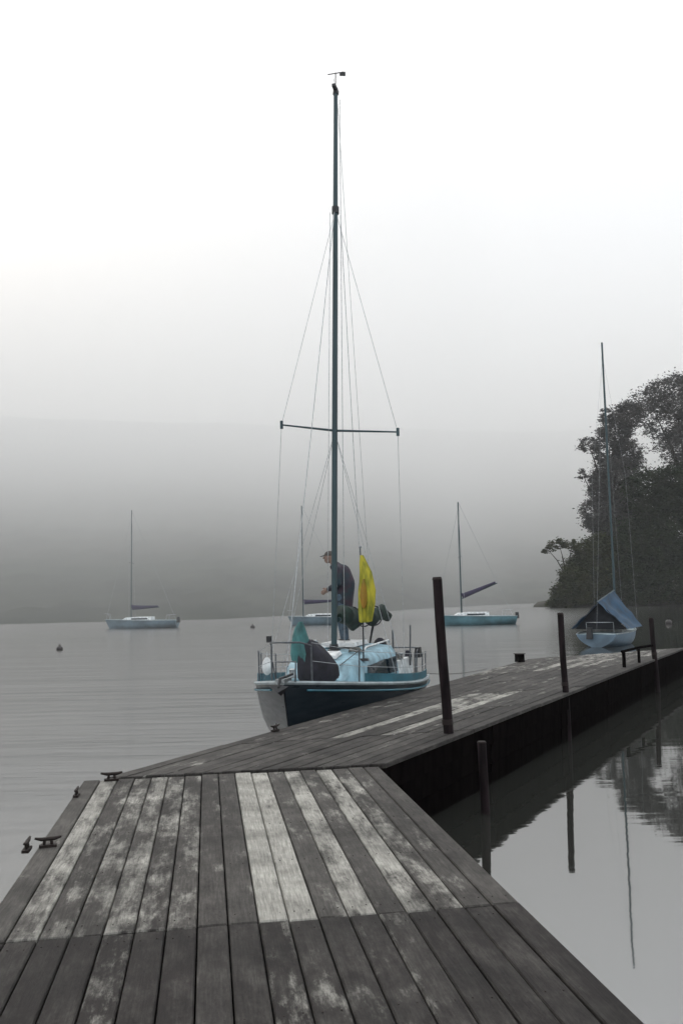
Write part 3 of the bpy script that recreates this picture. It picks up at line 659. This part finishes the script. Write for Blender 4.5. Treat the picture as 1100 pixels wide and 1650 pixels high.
# ---- jib bundled on the foredeck
o = in_boat(0.22, 0.95, 1.13)
bg = empty('bundled_jib', o, BA); tag(bg, 'black sail bag with teal sailcloth rising from it on the foredeck of the navy boat', 'sail bag')
rg = []
for k, (z, w, dx) in enumerate([(0.0, 0.26, 0), (0.08, 0.31, 0), (0.22, 0.30, 0.0), (0.36, 0.25, -0.03), (0.48, 0.19, -0.06), (0.58, 0.12, -0.10), (0.62, 0.04, -0.11)]):
    rg.append([(dx+w*math.cos(t)*(1+0.10*math.sin(3*t+k*0.7)+0.05*math.sin(7*t)), w*0.9*math.sin(t)*(1+0.1*math.cos(4*t+k)), z+0.015*math.sin(5*t)) for t in [2*PI*j/24 for j in range(24)]])
MB().loft(rg).build('bag', M['bag_dark'], bg, True)
rg = []
for k, (z, w, dx) in enumerate([(0.30, 0.17, -0.16), (0.42, 0.16, -0.19), (0.55, 0.13, -0.22), (0.68, 0.10, -0.235), (0.80, 0.07, -0.235), (0.90, 0.03, -0.225)]):
    rg.append([(dx+w*math.cos(t)*(1+0.22*math.sin(4*t+k*0.5)), -0.03+w*math.sin(t)*(1+0.22*math.cos(5*t+k*0.4)), z) for t in [2*PI*j/24 for j in range(24)]])
MB().loft(rg).build('sailcloth', M['bag_teal'], bg, True)
# ---- fenders
def fender(label, p, h=0.42, r=0.085, up=0.3):
    f = empty('fender', p); tag(f, label, 'fender')
    MB().lathe((0, 0, 0), [(0.02, -h/2-0.02), (r*0.7, -h/2+0.02), (r, -h/2+0.09), (r, h/2-0.09), (r*0.7, h/2-0.02), (0.025, h/2+0.03)], 14).build('body', M['white'], f, True)
    MB().tube([(0, 0, h/2+0.02), (0, 0.02, h/2+up)], 0.007, 5).build('rope', M['wire'], f)
fender('white fender lifted onto the left rail beside the bow', in_boat(-0.67, 1.3, 1.33), 0.22, 0.085, 0.12)
# ---- yellow flag on a staff
fp = in_boat(0.62, 2.45, 1.34)
fl = empty('flag', fp, BA); tag(fl, 'yellow flag with an orange panel hanging limp from a thin staff, right of the mast', 'flag')
MB().tube([(0, 0, 0), (0.01, 0, 1.0), (-0.015, 0, 1.86)], [0.014, 0.012, 0.009], 8).build('staff', M['black'], fl, True)
MB().ball((-0.015, 0, 1.88), 0.025).build('finial', M['steel'], fl, True)
MB().box((0, 0, 0.012), (0.18, 0.10, 0.04), taper=0.8).build('foot', M['black'], fl)
def folds(prof, amp, nf, n_=36, ph=0):
    rg = []
    for z, w, dx, d in prof:
        rg.append([(dx+w*math.cos(t)*(1+amp*math.sin(nf*t+z*3+ph)), d*math.sin(t)*(1+amp*1.3*math.cos(nf*t+z*4+ph)), z) for t in [2*PI*j/n_ for j in range(n_)]])
    return rg
MB().loft(folds([(0.62, 0.05, 0.03, 0.03), (0.64, 0.085, 0.05, 0.05), (0.78, 0.10, 0.06, 0.07), (0.95, 0.118, 0.075, 0.08), (1.15, 0.126, 0.085, 0.08), (1.32, 0.112, 0.08, 0.075), (1.46, 0.10, 0.07, 0.06), (1.60, 0.065, 0.035, 0.045), (1.74, 0.025, 0.01, 0.025)], 0.34, 4)).build('cloth', M['yellow'], fl, True)
MB().loft(folds([(0.86, 0.02, 0.04, 0.02), (0.93, 0.04, 0.045, 0.035), (1.05, 0.06, 0.05, 0.04), (1.22, 0.045, 0.06, 0.035), (1.34, 0.015, 0.055, 0.02)], 0.3, 3)).build('panel', M['orange'], fl, True).location = (0, -0.075, 0)

# ---- mooring ropes
def rope(label, a, b, sag):
    a, b = Vector(a), Vector(b); pts = []
    for k in range(13):
        t = k/12; p = a.lerp(b, t); p.z -= sag*4*t*(1-t); pts.append(p-a)
    o = MB().tube(pts, 0.008, 6).build('mooring_rope', M['ropem'], None, True); o.location = a
    tag(o, label, 'rope')
rope('grey rope from the stern of the navy boat to the dock', in_boat(1.05, 5.9, 0.84), (3.02, 18.75, DZ+0.04), 0.06)

# ------------------------------------------------------------------ the person on the cabin top
def capsule_chain(mb, pts, rad, n=12):
    for (a, ra), (b, rb) in zip(zip(pts, rad), zip(pts[1:], rad[1:])):
        mb.tube([a, b], [ra, rb], n)
    for p, r_ in zip(pts, rad): mb.ball(p, r_, nu=n, nv=8)
def remeshed(mb, name, m, parent, vox, sm=4):
    o = mb.build(name, m, parent)
    md = o.modifiers.new('remesh', 'REMESH'); md.mode = 'VOXEL'; md.voxel_size = vox; md.use_smooth_shade = True
    s_ = o.modifiers.new('smooth', 'SMOOTH'); s_.factor = 0.5; s_.iterations = sm
    return o
pz = 1.515
pp = in_boat(-0.20, 4.18, pz)
per = empty('person', pp, R(-8)); tag(per, 'person in a long dark jacket and brown cap stooping to the left behind the mast', 'person', None)
# local frame: the person faces -X; Z up
hipC = Vector((0.06, 0, 0.93)); chest = Vector((0.02, 0, 1.26)); neckb = Vector((-0.06, 0, 1.47)); head = Vector((-0.17, 0, 1.63))
body = MB()
capsule_chain(body, [hipC, (0.07, 0, 1.08), chest, neckb], [0.135, 0.125, 0.15, 0.075])
body.ball((0.03, 0, 1.30), 0.115, 0.18, 0.16); body.ball((0.06, 0, 0.95), 0.12, 0.165, 0.12)
capsule_chain(body, [neckb, (-0.11, 0, 1.54), head], [0.062, 0.056, 0.06])
body.ball(head, 0.098, 0.076, 0.112, 16, 12)
body.ball(head+Vector((-0.03, 0, -0.06)), 0.065, 0.055, 0.055)                       # jaw
body.tube([head+Vector((-0.09, 0, 0.02)), head+Vector((-0.122, 0, -0.018)), head+Vector((-0.09, 0, -0.03))], [0.008, 0.015, 0.008], 8)   # nose
body.box(head+Vector((-0.092, 0, -0.055)), (0.012, 0.04, 0.010))                      # lips
for s_ in (-1, 1):
    body.ball(head+Vector((0.005, s_*0.078, -0.005)), 0.022, 0.010, 0.032)            # ears
    body.ball(head+Vector((-0.088, s_*0.030, 0.018)), 0.010, 0.014, 0.009)           # eyes
    capsule_chain(body, [(0.05, s_*0.09, 0.90), (0.01 if s_ > 0 else 0.09, s_*0.11, 0.48), (0.05 if s_ > 0 else 0.13, s_*0.12, 0.09)], [0.085, 0.055, 0.038])
    fx = 0.05 if s_ > 0 else 0.13
    capsule_chain(body, [(fx+0.03, s_*0.12, 0.05), (fx-0.13, s_*0.13, 0.035)], [0.036, 0.028])
    sh = Vector((-0.01, s_*0.185, 1.40)); el = Vector((0.02, s_*0.24, 1.12)); wr = Vector((-0.20, s_*0.13, 1.02))
    capsule_chain(body, [neckb, sh, el, wr], [0.06, 0.058, 0.042, 0.027])
    pd = (wr-el).normalized(); pc = wr+pd*0.055
    body.ball(pc, 0.048, 0.020, 0.038)
    side = Vector((0, 1, 0)).cross(pd).normalized()
    for k, ln in enumerate((0.070, 0.080, 0.074, 0.058)):
        b0 = pc+pd*0.035+side*(0.028-0.019*k); b1 = b0+pd*ln*0.5+Vector((0, -s_*0.008, -0.006)); b2 = b1+pd*ln*0.3+Vector((0, -s_*0.026, -0.012))
        capsule_chain(body, [b0, b1, b2], [0.0095, 0.009, 0.0075], 8)
    t0 = wr+pd*0.02+side*0.02; t1 = t0+pd*0.03+side*0.035; capsule_chain(body, [t0, t1, t1+pd*0.032], [0.012, 0.0105, 0.009], 8)
remeshed(body, 'body', M['skin'], per, 0.007, 2)
jk = MB()
capsule_chain(jk, [(0.06, 0, 0.62), (0.08, 0, 0.90), (0.11, 0, 1.12), (0.06, 0, 1.32), (-0.05, 0, 1.455)], [0.185, 0.20, 0.20, 0.18, 0.10])
jk.ball((0.05, 0, 1.30), 0.155, 0.215, 0.17); jk.ball((0.07, 0, 0.80), 0.18, 0.21, 0.20); jk.ball((0.11, 0, 1.18), 0.16, 0.18, 0.2)
for s_ in (-1, 1):
    capsule_chain(jk, [(-0.03, s_*0.10, 1.42), (-0.005, s_*0.19, 1.39), (0.02, s_*0.245, 1.12), (-0.165, s_*0.15, 1.03)], [0.09, 0.083, 0.064, 0.048])
jk.tube([(-0.05, 0, 1.43), (-0.10, 0, 1.50)], [0.10, 0.085], 14)
jo = remeshed(jk, 'jacket', M['jacket'], per, 0.012, 5)
tr_ = MB()
for s_ in (-1, 1):
    capsule_chain(tr_, [(0.05, s_*0.09, 0.88), (0.01 if s_ > 0 else 0.09, s_*0.11, 0.48), (0.05 if s_ > 0 else 0.13, s_*0.12, 0.12)], [0.115, 0.08, 0.06])
tr_.ball((0.06, 0, 0.93), 0.14, 0.185, 0.13)
remeshed(tr_, 'trousers', M['jeans'], per, 0.012, 4)
for s_ in (-1, 1):
    fx = 0.05 if s_ > 0 else 0.13; sh_ = MB(); capsule_chain(sh_, [(fx+0.04, s_*0.12, 0.052), (fx-0.06, s_*0.125, 0.047), (fx-0.15, s_*0.13, 0.04)], [0.052, 0.047, 0.038]); remeshed(sh_, 'shoe', M['shoe'], per, 0.01, 2)
cap_ = MB(); rg = []
for k in range(6):
    a_ = k/5*PI/2*0.96
    rg.append([(head.x+0.006+0.108*math.cos(a_)*math.cos(t), 0.087*math.cos(a_)*math.sin(t), head.z+0.028+0.095*math.sin(a_)) for t in [2*PI*j/20 for j in range(20)]])
cap_.loft(rg); cap_.raw([(head.x-0.09, -0.06, head.z+0.03), (head.x-0.165, -0.04, head.z+0.012), (head.x-0.18, 0, head.z+0.014), (head.x-0.165, 0.04, head.z+0.012), (head.x-0.09, 0.06, head.z+0.03), (head.x-0.09, -0.06, head.z+0.042), (head.x-0.165, -0.04, head.z+0.024), (head.x-0.18, 0, head.z+0.026), (head.x-0.165, 0.04, head.z+0.024), (head.x-0.09, 0.06, head.z+0.042)],
    [(0, 1, 2, 3, 4), (9, 8, 7, 6, 5), (0, 5, 6, 1), (1, 6, 7, 2), (2, 7, 8, 3), (3, 8, 9, 4), (4, 9, 5, 0)])
cap_.build('cap', M['hair'], per, True)

# ------------------------------------------------------------------ boats at their moorings in the mist
def moored(label, x, y, rz, L, B, hullm, mast_h, my, boom=None, cover='purple', cab=True, stay=0.012, mr=0.06, lean=0.0):
    root = empty('moored_sailboat', (x, y, 0), rz); tag(root, label, 'sailboat', 'sailing boats moored in the mist')
    zb, zs = L*0.125, L*0.10
    make_hull(root, L, B, zb, zs, 0.3, hullm, M['deck'], M['rail'], rr=0.03)
    if cab:
        r_ = []
        for (t, hw, z1) in ((0.24, 0.3, 0.05), (0.30, 0.5, 0.28), (0.45, 0.62, 0.36), (0.66, 0.66, 0.38)):
            yy = t*L; z0 = sheer(t, zb, zs)-0.05; hw = hw*B/2; z1 = z0+z1
            r_.append([(-hw, yy, z0), (-hw*0.88, yy, z1), (hw*0.88, yy, z1), (hw, yy, z0)])
        MB().loft(r_).build('cabin', M['white'], root)
        for sx in (-1, 1):
            MB().box((sx*0.60*B/2, 0.5*L, sheer(.5, zb, zs)+0.14), (0.05, 0.22*L, 0.12)).build('window', M['glass'], root)
    M_y = my*L
    MB().tube([(0, M_y, zs), (lean, M_y, mast_h)], [mr, mr*0.75], 8).build('mast', M['dkteal'], root, True)
    e = [(-B*0.36, M_y, mast_h*0.55), (B*0.36, M_y, mast_h*0.55)]
    if stay > 0.005: MB().tube([e[0], e[1]], 0.025, 6).build('spreader', M['dksteel'], root)
    for sx in (0, 1): MB().tube([(lean*0.9, M_y, mast_h*0.95), e[sx], ((sx*2-1)*B*0.46, M_y+0.1, zs+0.1)], stay, 4).build('shroud', M['wire'], root)
    MB().tube([(lean*0.95, M_y, mast_h*0.95), (0, 0.1, zb)], stay, 4).build('forestay', M['wire'], root)
    MB().tube([(lean, M_y, mast_h), (0, L*0.98, zs)], stay, 4).build('backstay', M['wire'], root)
    MB().tube([(-0.2, 0.5, zb), (-0.2, 0.4, zb+0.5), (0, -0.05, zb+0.55), (0.2, 0.4, zb+0.5), (0.2, 0.5, zb)], 0.02, 6).build('pulpit', M['steel'], root)
    MB().tube([(-0.6, L*.86, zs), (-0.6, L*.87, zs+0.5), (0, L*.98, zs+0.52), (0.6, L*.87, zs+0.5), (0.6, L*.86, zs)], 0.02, 6).build('pushpit', M['steel'], root)
    if boom:
        (z0, z1, ln) = boom
        MB().tube([(0, M_y+0.08, z0), (0, M_y+ln, z1)], 0.05, 6).build('boom', M['dkteal'], root)
        pts = [(0, M_y+0.02, z0+0.42), (0, M_y+0.16, z0+0.20), (0, M_y+ln*0.4, z0+(z1-z0)*0.4+0.12), (0, M_y+ln*0.95, z1+0.07)]
        MB().tube(pts, [0.08, 0.22, 0.17, 0.08], 8).build('sail_cover', M[cover], root, True)
    # outboard on the transom
    MB().box((0.25, L*1.02, zs+0.05), (0.25, 0.3, 0.5), taper=0.8).build('outboard', M['black'], root)
    return root
# bow to the left: local +Y (aft) points to world +X
moored('pale grey-blue sailboat moored alone at the left, faded in the mist', -21.9, 80.4, R(-92), 6.7, 2.3, M['greyhull'], 10.9, 0.36, (1.7, 1.9, 2.6), lean=0.0, mr=0.048, stay=0.008)
moored('teal-blue sailboat with purple cover on its raised boom, right of the leaning post', 7.4, 71.4, R(-88), 6.6, 2.3, M['tealhull'], 10.1, 0.34, (2.15, 3.35, 3.0), mr=0.07)
moored('misty sailboat half hidden behind the mast and bow of the navy boat', -5.1, 80.2, R(-86), 6.4, 2.2, M['greyhull'], 11.0, 0.22, (1.9, 2.1, 3.2), lean=0.0)
# right: boat with cockpit tent
RBA = R(150); RBX = 13.0+1.75*math.sin(RBA); RBY = 41.9-1.75*math.cos(RBA)
rb = moored('pale blue sailboat with a blue cockpit tent, moored off the far end of the dock', RBX, RBY, RBA, 5.6, 2.2, M['skyhull'], 14.7, 0.30, None, cab=True, mr=0.06, stay=0.0035)
tb = empty('cockpit_tent', (RBX, RBY, 0), RBA); tag(tb, 'blue tarpaulin tent with a dark open end, rigged over the pale blue sailboat', 'tent')
zs = 0.72
Y0, Y1 = 1.9, 5.0
def sheet(name, m, q, n_=16, sag=0.12, th=0.012):
    a, b, c, d = [Vector(p) for p in q]; v = []; f = []
    nn = (b-a).cross(d-a).normalized()
    for off in (0, th):
        for i in range(n_+1):
            for j in range(n_+1):
                u, w = i/n_, j/n_; p = a.lerp(b, u).lerp(d.lerp(c, u), w)
                p = p+nn*(off-sag*4*u*(1-u)*w*(1-w)*4+0.035*math.sin(u*13+w*6)*(0.3+w*(1-w)*3)+0.02*math.sin(w*17-u*5)); v.append(p)
    k = (n_+1)**2
    for i in range(n_):
        for j in range(n_):
            q0 = i*(n_+1)+j; f.append((q0, q0+1, q0+n_+2, q0+n_+1)); f.append((k+q0, k+q0+n_+1, k+q0+n_+2, k+q0+1))
    for i in range(n_):
        for (a0, a1) in ((i, i+1), (n_*(n_+1)+i, n_*(n_+1)+i+1), (i*(n_+1), (i+1)*(n_+1)), (i*(n_+1)+n_, (i+1)*(n_+1)+n_)): f.append((a0, a1, k+a1, k+a0))
    return MB().raw(v, f).build(name, m, tb, True)
sheet('side_panel', M['blueT'], [(1.22, Y0, zs+0.05), (1.22, Y1, zs+0.05), (0, Y1, zs+1.25), (0, Y0-0.1, zs+1.75)])
sheet('side_panel', M['blueT'], [(-1.22, Y1, zs+0.05), (-1.22, Y0, zs+0.05), (0, Y0-0.1, zs+1.75), (0, Y1, zs+1.25)])
sheet('opening_shade', M['inner'], [(-1.14, Y1-0.25, zs+0.03), (1.14, Y1-0.25, zs+0.03), (0.05, Y1-0.25, zs+1.2), (-0.05, Y1-0.25, zs+1.2)], sag=0.02)  # dark sheet added inside the open end as the shaded interior
MB().tube([(0, Y0-0.2, zs+1.78), (0, Y1+0.15, zs+1.25)], 0.03, 8).build('ridge_pole', M['dkteal'], tb, True)

# ------------------------------------------------------------------ buoys
def buoy(label, x, y, r):
    b = empty('mooring_buoy', (x, y, 0)); tag(b, label, 'buoy', 'mooring buoys on the lake')
    MB().ball((0, 0, r*0.35), r, r, r*0.9, 14, 10).build('float', M['buoy'], b, True)
    MB().tube([(0, 0, r*1.1), (0, 0, r*1.5)], 0.03, 6).build('stem', M['iron'], b)
    MB().tube([(0.05*math.cos(t)+0, 0, r*1.55+0.05*math.sin(t)) for t in [2*PI*k/10 for k in range(11)]], 0.012, 5).build('ring', M['iron'], b)
buoy('dark mooring buoy alone on the open water at the far left', -14.65, 45.2, 0.17)
buoy('small dark buoy just left of the navy boat', -7.75, 74.5, 0.20)
buoy('dark buoy near the right edge, beyond the dock', 24.2, 65.3, 0.24)
